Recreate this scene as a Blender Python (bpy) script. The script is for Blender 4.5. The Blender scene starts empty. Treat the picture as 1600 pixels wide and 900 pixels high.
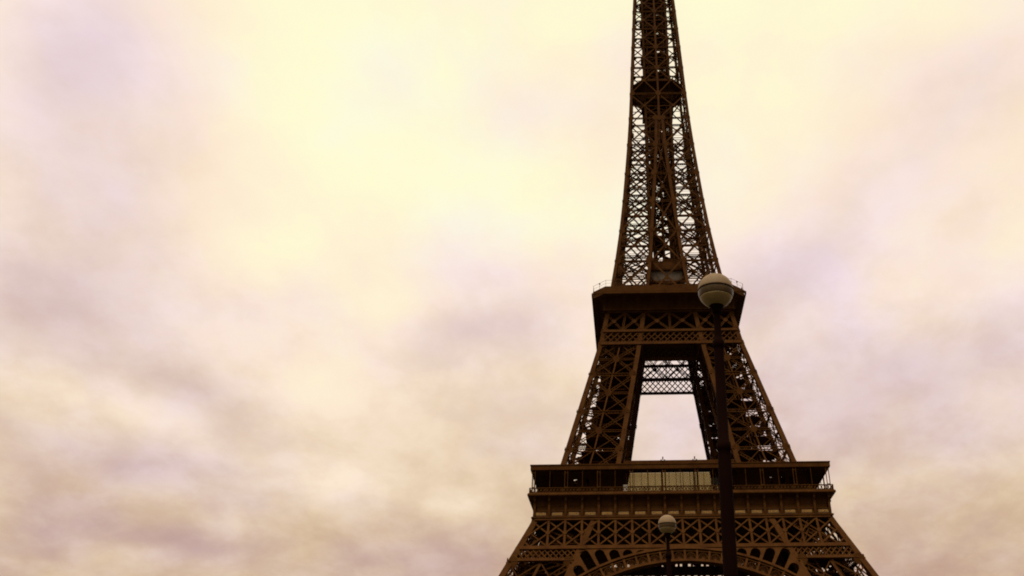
import bpy, bmesh, math, random
import numpy as np
from mathutils import Vector, Matrix

S = bpy.context.scene
COL = S.collection
rnd = random.Random(7)

# ------------------------------------------------------------------ camera
cd = bpy.data.cameras.new('camera')
cam = bpy.data.objects.new('camera', cd)
COL.objects.link(cam)
cd.sensor_width = 36.0
cd.lens = 32.4877
cd.shift_x = -0.0970
cd.shift_y = -0.14438
cd.clip_start = 0.1
cd.clip_end = 30000
_R = (0.99974, 0.02195, -0.00631)
_U = (0.01776, -0.57329, 0.81916)
_B = (0.01436, -0.81906, -0.57353)
m = Matrix(((_R[0], _U[0], _B[0], -11.6735),
            (_R[1], _U[1], _B[1], -258.400),
            (_R[2], _U[2], _B[2], 1.70),
            (0, 0, 0, 1)))
cam.matrix_world = m
S.camera = cam

# ------------------------------------------------------------------ exposure / render
S.view_settings.view_transform = 'Standard'
S.view_settings.look = 'None'
S.view_settings.exposure = 0.0
S.view_settings.gamma = 1.0
S.view_settings.use_curve_mapping = False
S.render.engine = 'CYCLES'
S.cycles.max_bounces = 6
S.cycles.diffuse_bounces = 1
S.cycles.glossy_bounces = 2
S.cycles.transmission_bounces = 6
S.cycles.transparent_max_bounces = 12
S.cycles.filter_width = 1.9

# ------------------------------------------------------------------ sky: thick evening cloud over a Nishita sky
SUN_DIR = Vector((-0.15, -0.47, 0.87)).normalized()
sun_el = math.asin(SUN_DIR.z)
sun_az = math.atan2(SUN_DIR.x, SUN_DIR.y)
W = bpy.data.worlds.new('World')
S.world = W
W.use_nodes = True
nt = W.node_tree
nt.nodes.clear()


def N(t, **kw):
    n = nt.nodes.new(t)
    for k, v in kw.items():
        setattr(n, k, v)
    return n


def L(a, b):
    nt.links.new(a, b)


def vmath(op, a, b=None):
    n = N('ShaderNodeVectorMath', operation=op)
    for i, v in enumerate((a, b)):
        if v is None:
            continue
        if hasattr(v, 'is_linked'):
            L(v, n.inputs[i])
        else:
            n.inputs[i].default_value = v
    return n


def fmath(op, a, b=None, c=None, clamp=False):
    n = N('ShaderNodeMath', operation=op)
    n.use_clamp = clamp
    for i, v in enumerate((a, b, c)):
        if v is None:
            continue
        if hasattr(v, 'is_linked'):
            L(v, n.inputs[i])
        else:
            n.inputs[i].default_value = v
    return n.outputs[0]


sky = N('ShaderNodeTexSky', sky_type='NISHITA')
sky.sun_disc = False
sky.sun_elevation = sun_el
sky.sun_rotation = sun_az
bg_sky = N('ShaderNodeBackground')
bg_sky.inputs['Strength'].default_value = 0.06
L(sky.outputs[0], bg_sky.inputs['Color'])

tc = N('ShaderNodeTexCoord')
dirv = tc.outputs['Generated']
sep = N('ShaderNodeSeparateXYZ')
L(dirv, sep.inputs[0])
dx, dy, dz = sep.outputs
# cloud deck seen in perspective: direction projected on a flat layer
den = fmath('ADD', fmath('MAXIMUM', dz, 0.0), 0.34)
px = fmath('DIVIDE', dx, den)
py = fmath('DIVIDE', dy, den)
cmb = N('ShaderNodeCombineXYZ')
L(px, cmb.inputs[0])
L(py, cmb.inputs[1])


def noise(vec, scale, detail, rough, dist, off):
    mp = N('ShaderNodeMapping')
    mp.inputs['Location'].default_value = off
    mp.inputs['Rotation'].default_value = (0, 0, math.radians(-4))
    mp.inputs['Scale'].default_value = (1.0, 0.8, 1.0)
    L(vec, mp.inputs['Vector'])
    n = N('ShaderNodeTexNoise')
    n.inputs['Scale'].default_value = scale
    n.inputs['Detail'].default_value = detail
    n.inputs['Roughness'].default_value = rough
    n.inputs['Distortion'].default_value = dist
    L(mp.outputs[0], n.inputs['Vector'])
    return n.outputs['Fac']


n_big = noise(cmb.outputs[0], 3.4, 3.0, 0.5, 0.15, (3.1, 1.7, 0.4))
n_mid = noise(cmb.outputs[0], 9.0, 9.0, 0.60, 0.12, (0.6, 5.2, 2.4))
n_hue = noise(cmb.outputs[0], 5.0, 6.0, 0.55, 0.15, (7.3, 2.2, 5.5))

# thin and thick places in the cloud cover, as soft oval patches on the sky:
# (bearing x/y, slope z/y, three shape terms, change of brightness, change of mauve)
LOBES = [
    (-0.4367, 0.7837, 37.6, 14.2, 11.3, 0.22, -0.15),
    (-0.2145, 0.6728, 42.1, 8.6, 29.5, 0.2, -0.15),
    (-0.4334, 0.5492, 220.4, 103.9, 401.7, 0.12, -0.1),
    (-0.1424, 0.9183, 17.7, 6.3, 88.3, 0.18, -0.1),
    (-0.0626, 0.5924, 53.8, 6.2, 117.9, 0.12, -0.1),
    (0.1465, 0.6956, 55.0, -22.4, 24.7, 0.16, -0.15),
    (0.2876, 0.9321, 12.0, 7.2, 194.1, 0.14, -0.1),
    (-0.2949, 0.4656, 543.9, 166.8, 477.2, 0.15, -0.1),
    (-0.5836, 0.7325, 264.3, 135.9, 34.5, -0.05, -0.1),
    (-0.7867, 0.8734, 89.0, 55.8, 56.2, -0.19, 0.6),
    (-0.7092, 0.6631, 31.1, 21.4, 33.0, -0.17, 0.5),
    (-0.7604, 0.5069, 56.6, 49.1, 197.7, -0.18, 0.4),
    (-0.6349, 0.5574, 216.4, 140.5, 266.8, -0.08, 0.2),
    (-0.6896, 0.4397, 119.6, 200.7, 431.0, -0.14, 0.5),
    (-0.4659, 0.3564, 244.3, 793.5, 944.9, -0.2, 0.7),
    (-0.1643, 0.4393, 141.0, 52.2, 1009.0, -0.16, 0.6),
    (-0.2193, 0.3936, 192.7, 56.0, 547.2, -0.06, 0.3),
    (-0.6953, 0.3343, 392.6, 325.2, 1154.7, -0.1, 0.2),
    (-0.5399, 0.2907, 94.6, 415.5, 1145.7, -0.13, 0.6),
    (-0.5987, 0.239, 247.9, 350.3, 671.8, -0.18, 0.8),
    (-0.4556, 0.2062, 260.4, 907.3, 2265.7, -0.15, 0.7),
    (-0.294, 0.2644, 185.5, 384.3, 1904.5, 0.22, -0.15),
    (-0.1737, 0.2436, 570.7, -343.4, 3729.6, 0.22, -0.15),
    (-0.2672, 0.2195, 565.3, -1192.3, 4745.4, -0.06, 0),
    (-0.479, 0.1955, 277.8, 2737.6, 10038.3, 0.12, 0),
    (-0.614, 0.3694, 232.9, 1306.9, 2097.6, 0.1, -0.1),
    (-0.3547, 0.3368, 99.8, 44.0, 277.8, 0.1, -0.1),
    (0.3445, 0.6317, 79.4, -200.8, 165.7, -0.08, 0.3),
    (0.1825, 0.4908, 154.6, -304.3, 377.2, -0.14, 0.6),
    (0.3583, 0.3925, 53.3, -165.6, 253.0, -0.16, 0.75),
    (0.1935, 0.395, 67.0, -9.2, 243.7, -0.04, 0.3),
    (0.2914, 0.2671, 104.7, -916.1, 3732.6, 0.1, -0.1),
    (0.3399, 0.3066, 43.4, -115.7, 444.9, -0.05, 0.55),
    (-0.3346, 0.8152, 387.8, 110.0, 112.7, -0.06, 0.1),
    (-0.1601, 0.7445, 266.7, 43.9, 271.0, -0.1, 0.2),
    (-0.2551, 0.5153, 57.8, 51.1, 1078.6, -0.06, 0.1),
    (0.4351, 0.5032, 91.1, -200.9, 296.2, 0.08, 0),
    (0.0461, 0.3244, 161.7, -6.6, 284.1, 0.06, 0.5),
    (-0.2762, 0.1922, 146.3, 650.9, 3534.3, -0.08, 0.2),
    (-0.1735, 0.2032, 327.5, 89.5, 1508.9, -0.04, 0.3),
    (0.0061, 0.8654, 376.6, -7.3, 96.8, -0.1, 0.2),
    (0.4934, 0.8181, 39.9, -49.5, 64.5, -0.1, 0.35),
    (-0.2162, 0.5147, 42.4, 17.5, 270.3, -0.06, 0.2),
]
dyp = fmath('MAXIMUM', dy, 0.05)
cu = fmath('DIVIDE', dx, dyp)
cv = fmath('DIVIDE', dz, dyp)
base = N('ShaderNodeFloatCurve')
cm = base.mapping.curves[0]
BASE = [(0.173, 0.23), (0.266, 0.41), (0.37, 0.55), (0.488, 0.66), (0.594, 0.72), (0.723, 0.755), (0.957, 0.77)]
cm.points[0].location = (0.0, 0.16)
cm.points[1].location = (1.0, 0.82)
for (x_, y_) in BASE:
    cm.points.new(x_, y_)
base.mapping.update()
L(fmath('MINIMUM', fmath('MAXIMUM', cv, 0.0), 1.0), base.inputs['Value'])
B = base.outputs[0]
M = None
for (lu, lv, qa, qb, qc, wb, wm) in LOBES:
    du = fmath('SUBTRACT', cu, lu)
    dv = fmath('SUBTRACT', cv, lv)
    q = fmath('MULTIPLY', fmath('MULTIPLY', du, du), qa)
    q = fmath('MULTIPLY_ADD', fmath('MULTIPLY', du, dv), qb, q)
    q = fmath('MULTIPLY_ADD', fmath('MULTIPLY', dv, dv), qc, q)
    e = fmath('POWER', math.exp(-1), q)
    B = fmath('MULTIPLY_ADD', e, wb, B)
    if wm:
        M = fmath('MULTIPLY', e, wm) if M is None else fmath('MULTIPLY_ADD', e, wm, M)
# cloud relief: stronger low down where the deck is thicker
rel = N('ShaderNodeMapRange')
rel.inputs['From Min'].default_value = 0.15
rel.inputs['From Max'].default_value = 0.55
rel.inputs['To Min'].default_value = 1.0
rel.inputs['To Max'].default_value = 0.46
L(dz, rel.inputs['Value'])
B = fmath('ADD', B, fmath('MULTIPLY', fmath('SUBTRACT', n_big, 0.5), fmath('MULTIPLY', rel.outputs[0], 0.40)))
edge = N('ShaderNodeMapRange', interpolation_type='SMOOTHSTEP')
edge.inputs['From Min'].default_value = 0.38
edge.inputs['From Max'].default_value = 0.62
L(n_mid, edge.inputs['Value'])
B = fmath('ADD', B, fmath('MULTIPLY', fmath('SUBTRACT', n_mid, 0.5), fmath('MULTIPLY', rel.outputs[0], 0.50)))
B = fmath('ADD', B, fmath('MULTIPLY', fmath('SUBTRACT', edge.outputs[0], 0.5), fmath('MULTIPLY', rel.outputs[0], 0.05)))
M = fmath('ADD', fmath('ADD', M, 0.13), fmath('MULTIPLY', fmath('SUBTRACT', n_hue, 0.5), 2.0), clamp=True)
ramp = N('ShaderNodeValToRGB')
cr = ramp.color_ramp
cr.elements[0].position = 0.0
cr.elements[0].color = (0.515, 0.328, 0.231, 1)
cr.elements[1].position = 1.0
cr.elements[1].color = (1.0, 0.974, 0.658, 1)
for p, c in ((0.25, (0.66, 0.478, 0.322, 1)), (0.5, (0.83, 0.655, 0.470, 1)),
             (0.7, (0.973, 0.795, 0.625, 1)), (0.85, (1.0, 0.885, 0.655, 1))):
    e = cr.elements.new(p)
    e.color = c
L(B, ramp.inputs['Fac'])
# bluish mauve veil in the thicker places
mix = N('ShaderNodeMix', data_type='RGBA', blend_type='MULTIPLY')
L(M, mix.inputs['Factor'])
L(ramp.outputs['Color'], mix.inputs['A'])
mix.inputs['B'].default_value = (0.945, 0.95, 1.34, 1)
bg_cl = N('ShaderNodeBackground')
# added, unseen, behind and beside the viewer: dark low cloud deepens shade, bright overhead
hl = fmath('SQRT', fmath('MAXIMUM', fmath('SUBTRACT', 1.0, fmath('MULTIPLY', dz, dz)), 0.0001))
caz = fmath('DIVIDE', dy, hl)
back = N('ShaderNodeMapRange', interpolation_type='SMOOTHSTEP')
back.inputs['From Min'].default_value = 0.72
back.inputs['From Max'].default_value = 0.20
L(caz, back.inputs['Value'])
shade_bank = N('ShaderNodeMapRange', interpolation_type='SMOOTHSTEP')
shade_bank.inputs['From Min'].default_value = 0.28
shade_bank.inputs['From Max'].default_value = 0.85
shade_bank.inputs['To Min'].default_value = 0.10
shade_bank.inputs['To Max'].default_value = 1.30
L(dz, shade_bank.inputs['Value'])
gain = fmath('ADD', 1.025, fmath('MULTIPLY', back.outputs[0], fmath('SUBTRACT', shade_bank.outputs[0], 1.0)))
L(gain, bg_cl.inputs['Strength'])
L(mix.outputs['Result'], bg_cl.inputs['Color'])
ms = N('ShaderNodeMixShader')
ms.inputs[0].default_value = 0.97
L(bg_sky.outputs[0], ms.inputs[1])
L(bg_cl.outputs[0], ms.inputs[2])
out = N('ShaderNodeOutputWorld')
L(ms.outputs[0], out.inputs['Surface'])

sd = bpy.data.lights.new('sun', 'SUN')
sd.energy = 1.5
sd.angle = math.radians(12)
sd.color = (1.0, 0.93, 0.78)
sun = bpy.data.objects.new('sun', sd)
COL.objects.link(sun)
sun.rotation_euler = (-SUN_DIR).to_track_quat('-Z', 'Y').to_euler()


# ------------------------------------------------------------------ materials
def material(name, base, rough=0.6, var=0.25, scale=0.6, metal=0.0, bump=0.0, coat=0.0, second=None, spec=0.5):
    mt = bpy.data.materials.new(name)
    mt.use_nodes = True
    t = mt.node_tree
    b = t.nodes['Principled BSDF']
    b.inputs['Roughness'].default_value = rough
    b.inputs['Metallic'].default_value = metal
    b.inputs['Specular IOR Level'].default_value = spec
    b.inputs['Coat Weight'].default_value = coat
    c = t.nodes.new('ShaderNodeTexCoord')
    n = t.nodes.new('ShaderNodeTexNoise')
    n.inputs['Scale'].default_value = scale
    n.inputs['Detail'].default_value = 6
    n.inputs['Roughness'].default_value = 0.6
    t.links.new(c.outputs['Object'], n.inputs['Vector'])
    r = t.nodes.new('ShaderNodeValToRGB')
    r.color_ramp.elements[0].position = 0.3
    r.color_ramp.elements[1].position = 0.7
    s2 = second or tuple(x * (1 - var) for x in base)
    r.color_ramp.elements[0].color = (*s2, 1)
    r.color_ramp.elements[1].color = (*base, 1)
    t.links.new(n.outputs['Fac'], r.inputs['Fac'])
    t.links.new(r.outputs['Color'], b.inputs['Base Color'])
    if bump:
        bp = t.nodes.new('ShaderNodeBump')
        bp.inputs['Strength'].default_value = bump
        bp.inputs['Distance'].default_value = 0.02
        t.links.new(n.outputs['Fac'], bp.inputs['Height'])
        t.links.new(bp.outputs['Normal'], b.inputs['Normal'])
    return mt


IRON = material('brown_iron_paint', (0.104, 0.0405, 0.0088), 0.75, 0.4, 0.45, spec=0.04, second=(0.058, 0.0195, 0.0048))
GOLD = material('gilt_lettering', (0.80, 0.43, 0.09), 0.4, 0.2, 2.0)
PLATE = material('name_plate_paint', (0.16, 0.075, 0.022), 0.6, 0.25, 1.2)
STONE = material('masonry', (0.34, 0.28, 0.21), 0.85, 0.35, 0.8)
GRAVEL = material('gravel', (0.06, 0.05, 0.036), 0.95, 0.4, 0.25, bump=0.3, second=(0.038, 0.042, 0.022), spec=0.1)
CABIN = material('cabin_cladding', (0.12, 0.07, 0.032), 0.6, 0.25, 0.8)
CREAM = material('pale_painted_sheet', (0.55, 0.46, 0.36), 0.6, 0.2, 1.0)
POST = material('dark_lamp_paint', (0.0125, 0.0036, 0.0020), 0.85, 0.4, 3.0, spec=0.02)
CAP = material('beige_lamp_cap', (0.30, 0.190, 0.098), 0.65, 0.25, 9.0, spec=0.25)
BOWL = material('opal_lamp_bowl', (0.40, 0.255, 0.105), 0.5, 0.25, 10.0, coat=0.12, spec=0.3)
BAND = material('smoked_lamp_band', (0.115, 0.062, 0.022), 0.5, 0.35, 12.0, coat=0.12, spec=0.3)

GLASS = bpy.data.materials.new('tinted_glass')
GLASS.use_nodes = True
t = GLASS.node_tree
t.nodes.clear()
o_ = t.nodes.new('ShaderNodeOutputMaterial')
tr = t.nodes.new('ShaderNodeBsdfTransparent')
tr.inputs['Color'].default_value = (0.70, 0.66, 0.535, 1)
gl = t.nodes.new('ShaderNodeBsdfGlossy')
gl.inputs['Roughness'].default_value = 0.03
mx = t.nodes.new('ShaderNodeMixShader')
fr = t.nodes.new('ShaderNodeFresnel')
fr.inputs['IOR'].default_value = 1.5
t.links.new(fr.outputs[0], mx.inputs[0])
t.links.new(tr.outputs[0], mx.inputs[1])
t.links.new(gl.outputs[0], mx.inputs[2])
t.links.new(mx.outputs[0], o_.inputs['Surface'])


# ------------------------------------------------------------------ mesh helpers
class MB:
    """collects bars, boxes, plates and rings; build() links them as ONE mesh object"""

    def __init__(s):
        s.v = []
        s.f = []

    def hexa(s, pts):
        b = len(s.v)
        s.v += [tuple(p) for p in pts]
        s.f += [(b, b + 3, b + 2, b + 1), (b + 4, b + 5, b + 6, b + 7), (b, b + 1, b + 5, b + 4),
                (b + 1, b + 2, b + 6, b + 5), (b + 2, b + 3, b + 7, b + 6), (b + 3, b, b + 4, b + 7)]

    def bar(s, p, q, n, w, h=None, w2=None, off=0.0):
        """bar p->q; w across (in the plane), h along the normal n; off moves it along n"""
        p = Vector(p)
        q = Vector(q)
        d = q - p
        if d.length < 1e-6:
            return
        d.normalize()
        n = Vector(n)
        n = n - d * n.dot(d)
        if n.length < 1e-4:
            n = Vector((0, 0, 1)) - d * d.z
            if n.length < 1e-4:
                n = Vector((1, 0, 0))
        n.normalize()
        a = d.cross(n)
        h = w if h is None else h
        w2 = w if w2 is None else w2
        p = p + n * off
        q = q + n * off
        A = a * (w / 2)
        A2 = a * (w2 / 2)
        H = n * (h / 2)
        s.hexa([p - A - H, p + A - H, p + A + H, p - A + H, q - A2 - H, q + A2 - H, q + A2 + H, q - A2 + H])

    def box(s, x0, x1, y0, y1, z0, z1):
        s.hexa([(x0, y0, z0), (x1, y0, z0), (x1, y1, z0), (x0, y1, z0),
                (x0, y0, z1), (x1, y0, z1), (x1, y1, z1), (x0, y1, z1)])

    def girder(s, p, q, n, w, t, pitch=None, depth=None, off=0.0):
        """flat lattice girder: two rails and a zigzag between them"""
        p = Vector(p)
        q = Vector(q)
        d = q - p
        ln = d.length
        d.normalize()
        n = Vector(n)
        n = (n - d * n.dot(d)).normalized()
        a = d.cross(n)
        A = a * (w / 2 - t / 2)
        dp = depth or t * 1.6
        s.bar(p - A, q - A, n, t, dp, off=off)
        s.bar(p + A, q + A, n, t, dp, off=off)
        k = max(2, int(round(ln / (pitch or w))))
        sg = 1
        for i in range(k):
            u0 = p + d * (ln * i / k) + A * sg
            u1 = p + d * (ln * (i + 1) / k) - A * sg
            s.bar(u0, u1, n, t * 0.75, t * 0.5, off=off)
            sg = -sg

    def plate(s, c, n, up, w, h, t=0.12, cut=0.3):
        """bevelled gusset plate"""
        c = Vector(c)
        n = Vector(n).normalized()
        up = Vector(up)
        up = (up - n * up.dot(n)).normalized()
        a = up.cross(n)
        P = []
        for (x, y) in ((-1, -1 + 2 * cut), (-1 + 2 * cut, -1), (1 - 2 * cut, -1), (1, -1 + 2 * cut),
                       (1, 1 - 2 * cut), (1 - 2 * cut, 1), (-1 + 2 * cut, 1), (-1, 1 - 2 * cut)):
            P.append(c + a * (x * w / 2) + up * (y * h / 2))
        s.prism(P, n * t)

    def prism(s, P, d):
        b = len(s.v)
        k = len(P)
        s.v += [tuple(p) for p in P] + [tuple(p + d) for p in P]
        s.f.append(tuple(reversed(range(b, b + k))))
        s.f.append(tuple(range(b + k, b + 2 * k)))
        for i in range(k):
            j = (i + 1) % k
            s.f.append((b + i, b + j, b + k + j, b + k + i))

    def loft(s, prof, closed=True):
        """square (chamfered) rings through (half width, z, chamfer); closed profile = solid ring"""
        base = len(s.v)
        for (hw, z, c) in prof:
            c = max(c, 0.001)
            for (x, y) in ((-hw + c, -hw), (hw - c, -hw), (hw, -hw + c), (hw, hw - c),
                           (hw - c, hw), (-hw + c, hw), (-hw, hw - c), (-hw, -hw + c)):
                s.v.append((x, y, z))
        k = len(prof)
        for i in range(k if closed else k - 1):
            j = (i + 1) % k
            for e in range(8):
                g = (e + 1) % 8
                s.f.append((base + i * 8 + e, base + i * 8 + g, base + j * 8 + g, base + j * 8 + e))
        if not closed:
            s.f.append(tuple(base + e for e in reversed(range(8))))
            s.f.append(tuple(base + (k - 1) * 8 + e for e in range(8)))

    def lathe(s, prof, seg=24, c=(0, 0, 0)):
        base = len(s.v)
        for (r, z) in prof:
            for i in range(seg):
                a = 2 * math.pi * i / seg
                s.v.append((c[0] + r * math.cos(a), c[1] + r * math.sin(a), c[2] + z))
        for i in range(len(prof) - 1):
            for e in range(seg):
                g = (e + 1) % seg
                s.f.append((base + i * seg + e, base + i * seg + g, base + (i + 1) * seg + g, base + (i + 1) * seg + e))
        s.f.append(tuple(base + e for e in reversed(range(seg))))
        s.f.append(tuple(base + (len(prof) - 1) * seg + e for e in range(seg)))

    def build(s, name, mat, parent=None, smooth=False):
        me = bpy.data.meshes.new(name)
        me.from_pydata(s.v, [], s.f)
        me.materials.append(mat)
        bm = bmesh.new()
        bm.from_mesh(me)
        bmesh.ops.recalc_face_normals(bm, faces=bm.faces)
        bm.to_mesh(me)
        bm.free()
        if smooth:
            me.polygons.foreach_set('use_smooth', [True] * len(me.polygons))
        o = bpy.data.objects.new(name, me)
        COL.objects.link(o)
        if parent:
            o.parent = parent
        return o


def tag(o, label=None, cat=None, group=None, kind=None):
    if label:
        o['label'] = label
    if cat:
        o['category'] = cat
    if group:
        o['group'] = group
    if kind:
        o['kind'] = kind


def quarter_copies(o):
    """three more of a part (with its sub-parts) turned 90, 180 and 270 degrees round the tower axis"""
    res = [o]
    for k in (1, 2, 3):
        c = o.copy()
        COL.objects.link(c)
        c.parent = o.parent
        c.rotation_euler = (0, 0, k * math.pi / 2)
        for ch in list(o.children):
            g = ch.copy()
            COL.objects.link(g)
            g.parent = c
        res.append(c)
    return res


# ------------------------------------------------------------------ ground
g = MB()
K = 24
for i in range(K + 1):
    for j in range(K + 1):
        u = (i / K * 2 - 1)
        v = (j / K * 2 - 1)
        g.v.append((math.copysign(abs(u) ** 2.2, u) * 9000, math.copysign(abs(v) ** 2.2, v) * 9000, 0.0))
for i in range(K):
    for j in range(K):
        a = i * (K + 1) + j
        g.f.append((a, a + 1, a + K + 2, a + K + 1))
ground = g.build('ground', GRAVEL)
tag(ground, 'sandy gravel esplanade around the foot of the tower', 'ground', kind='structure')

# ------------------------------------------------------------------ tower profile (half widths against height)
OZ = [0, 39, 50.2, 52.6, 57, 66.6, 101.2, 110.6, 116, 121.6, 126, 139.4, 151, 164, 172, 180, 194, 208, 222, 240, 276]
OV = [59.95, 40.8, 35.3, 34.2, 31.6, 28.6, 19.65, 17.9, 16.95, 16.15, 15.45, 13.75, 12.6, 11.55, 10.95, 10.35, 9.64, 9.05, 8.43, 7.65, 5.6]
IZ = [0, 39, 43, 52, 57, 65, 101.2, 111, 117, 128.6, 139.5, 150.7, 161.4, 173, 184.4, 400]
IV = [43.5, 25.2, 24.2, 19.6, 16.6, 14.27, 7.97, 6.6, 5.7, 4.35, 3.5, 2.65, 1.75, 0.98, 0.55, 0.55]


def oo(z):
    return float(np.interp(z, OZ, OV))


def ii(z):
    return float(np.interp(z, IZ, IV))


tower = bpy.data.objects.new('iron_tower', None)
COL.objects.link(tower)
tag(tower, 'tall brown wrought-iron lattice tower with two platforms, open legs and arched base', 'tower')

FN = Vector((0, -1, 0))


def corner_pts(z):
    o, i = oo(z), ii(z)
    return [Vector((-o, -o, z)), Vector((-i, -o, z)), Vector((-i, -i, z)), Vector((-o, -i, z))]


FACE_N = [Vector((0, -1, 0)), Vector((1, 0, 0)), Vector((0, 1, 0)), Vector((-1, 0, 0))]


def chord(mb, pts, w):
    for a, b in zip(pts[:-1], pts[1:]):
        mb.bar(a, b, (0, -1, 0), w, w)


def add_chords(parent, zs, w, gz, gs):
    """the four corner chords of a leg, each with its gusset plates, as sub-parts"""
    for c in range(4):
        mb = MB()
        sx = (1, -1, -1, 1)[c]
        sy = (1, 1, -1, -1)[c]
        chord(mb, [corner_pts(z)[c] + Vector((sx * w / 2, sy * w / 2, 0)) for z in zs], w)
        for z in gz:
            P = corner_pts(z)
            up = corner_pts(z + 1)[c] - P[c]
            for f, d in ((c, (P[(c + 1) % 4] - P[c]).normalized()), ((c - 1) % 4, (P[(c - 1) % 4] - P[c]).normalized())):
                n = FACE_N[f]
                mb.plate(P[c] + d * gs * 0.56 + n * 0.02, n, up, gs, gs * 1.1, 0.09)
        mb.build('chord', IRON, parent)


def leg_bracing(zs, gw, gt, f_list=(0, 1, 2, 3), mid=True, extra=True, vertical=True):
    mb = MB()
    for z0, z1 in zip(zs[:-1], zs[1:]):
        P0, P1 = corner_pts(z0), corner_pts(z1)
        for f in f_list:
            n = FACE_N[f]
            a0, b0 = P0[f], P0[(f + 1) % 4]
            a1, b1 = P1[f], P1[(f + 1) % 4]
            n_in = -n
            mb.girder(a0, b1, n, gw, gt * 1.1, off=-0.45)
            mb.girder(b0, a1, n, gw, gt * 1.1, off=-0.70)
            mb.girder(a0, b0, n, gw * 1.1, gt * 1.3, off=-0.42)
            c = (a0 + b0 + a1 + b1) / 4
            up = (a1 + b1 - a0 - b0)
            mb.plate(c - n * 0.2, n, up, gw * 2.3, gw * 2.3, 0.09, 0.28)
            if vertical:
                mb.bar((a0 + b0) / 2, (a1 + b1) / 2, n, gw * 0.5, gt * 0.8, off=-0.42)
            if mid:
                am, bm_ = (a0 + a1) / 2, (b0 + b1) / 2
                mb.girder(am, bm_, n, gw * 0.8, gt, off=-0.45)
            if extra:
                # secondary diamond and quarter struts
                am, bm_ = (a0 + a1) / 2, (b0 + b1) / 2
                m0, m1 = (a0 + b0) / 2, (a1 + b1) / 2
                for u, w_ in ((am, m1), (m1, bm_), (bm_, m0), (m0, am)):
                    mb.bar(u, w_, n, gt * 1.3, gt, off=-0.5)
        # horizontal diaphragm at each level
        A, Bq, Cq, D = P0
        mb.girder(A, Cq, (0, 0, 1), gw * 0.7, gt)
        mb.girder(Bq, D, (0, 0, 1), gw * 0.7, gt, off=-0.2)
    return mb


# ---- lower legs (ground to first platform)
zl = [2.0, 15.0, 28.5, 42.3]
leg = leg_bracing(zl, 1.1, 0.2).build('lower_leg', IRON, tower)
add_chords(leg, [1.6, 20, 39, 50.2, 52.4, 56.9], 1.25, [15, 28.5, 42.3], 2.2)
tr_ = MB()


def lctr(z, ex, ey):
    c = (oo(z) + ii(z)) / 2
    return Vector((-c + ex, -c + ey, z))


for z0, z1 in ((2.0, 20), (20, 39), (39, 56)):
    for ex in (-3.2, 3.2):
        for ey in (-2.0, 2.0):
            tr_.girder(lctr(z0, ex, ey), lctr(z1, ex, ey), (0, -1, 1), 1.3, 0.25)
    n_ = int((z1 - z0) / 1.6)
    for k in range(n_):
        z = z0 + (z1 - z0) * k / n_
        for ey in (-2.0, 2.0):
            tr_.bar(lctr(z, -3.4, ey), lctr(z, 3.4, ey), (0, 0, 1), 0.3)
        tr_.bar(lctr(z, -3.4, -2), lctr(z, 3.4, 2), (0, 0, 1), 0.25)
tr_.build('elevator_track', IRON, leg)
for k, z in enumerate((20.0, 28.5, 33.0, 37.0, 40.2, 43.4, 47.0, 51.0)):  # slabs added inside the leg, dark from below, to fill it with shade
    ld = MB()
    o_z, i_z = oo(z) - 1.2, ii(z) + 0.6
    w_ = o_z - i_z
    ld.box(-o_z + (0.12 if k % 2 else 0.24) * w_, -i_z, -i_z - 0.55 * w_, -i_z, z, z + 0.18)
    ld.box(-o_z + 0.28 * w_, -i_z - 0.1 * w_, -o_z + 0.08 * w_, -i_z - 0.55 * w_ - .01, z - .02, z + 0.15)
    ld.bar((-o_z + 0.2, -i_z - 0.5 * w_, z - .3), (-i_z, -i_z - 0.5 * w_, z - .3), (0, 0, 1), 0.3, 0.5)
    ld.build('shade_slab', IRON, leg)
st = MB()
z = 3.0
fl = 0
while z < 52:
    sg = 1 if fl % 2 else -1
    for dy_ in (-4.2, 4.0):
        p = lctr(z, -4.2 * sg, dy_)
        q = lctr(z + 2.8, 4.2 * sg, dy_)
        st.bar(p, q, (0, -1, 0), 0.35, 1.4)
        st.bar(p + Vector((0, -.6, 1.0)), q + Vector((0, -.6, 1.0)), (0, -1, 0), 0.1, 0.1)
        st.bar(q, q + Vector((sg * 1.5, 0, 0)), (0, -1, 0), 0.2, 2.0)
    z += 2.8
    fl += 1
st.build('staircase', IRON, leg)
b2 = MB()
# upper stretch of the leg behind the belt: inner faces only
for z0, z1 in ((42.3, 56.8),):
    P0, P1 = corner_pts(z0), corner_pts(z1)
    for f in (1, 2, 3):
        n = FACE_N[f]
        b2.girder(P0[f], P1[(f + 1) % 4], n, 1.0, 0.2, off=-0.3)
        b2.girder(P0[(f + 1) % 4], P1[f], n, 1.0, 0.2, off=-0.6)
    b2.girder(P0[0], P0[2], (0, 0, 1), 0.8, 0.2)
    b2.girder(P0[1], P0[3], (0, 0, 1), 0.8, 0.2, off=-0.3)
b2.build('belt_stay', IRON, leg)
for c in range(4):
    b3 = MB()
    p = corner_pts(0.0)[c]
    q = corner_pts(1.8)[c]
    b3.hexa([(p.x - 3, p.y - 3, 0), (p.x + 3, p.y - 3, 0), (p.x + 3, p.y + 3, 0), (p.x - 3, p.y + 3, 0),
             (q.x - 1.6, q.y - 1.6, 1.7), (q.x + 1.6, q.y - 1.6, 1.7), (q.x + 1.6, q.y + 1.6, 1.7), (q.x - 1.6, q.y + 1.6, 1.7)])
    b3.build('masonry_base', STONE, leg)
quarter_copies(leg)

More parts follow.
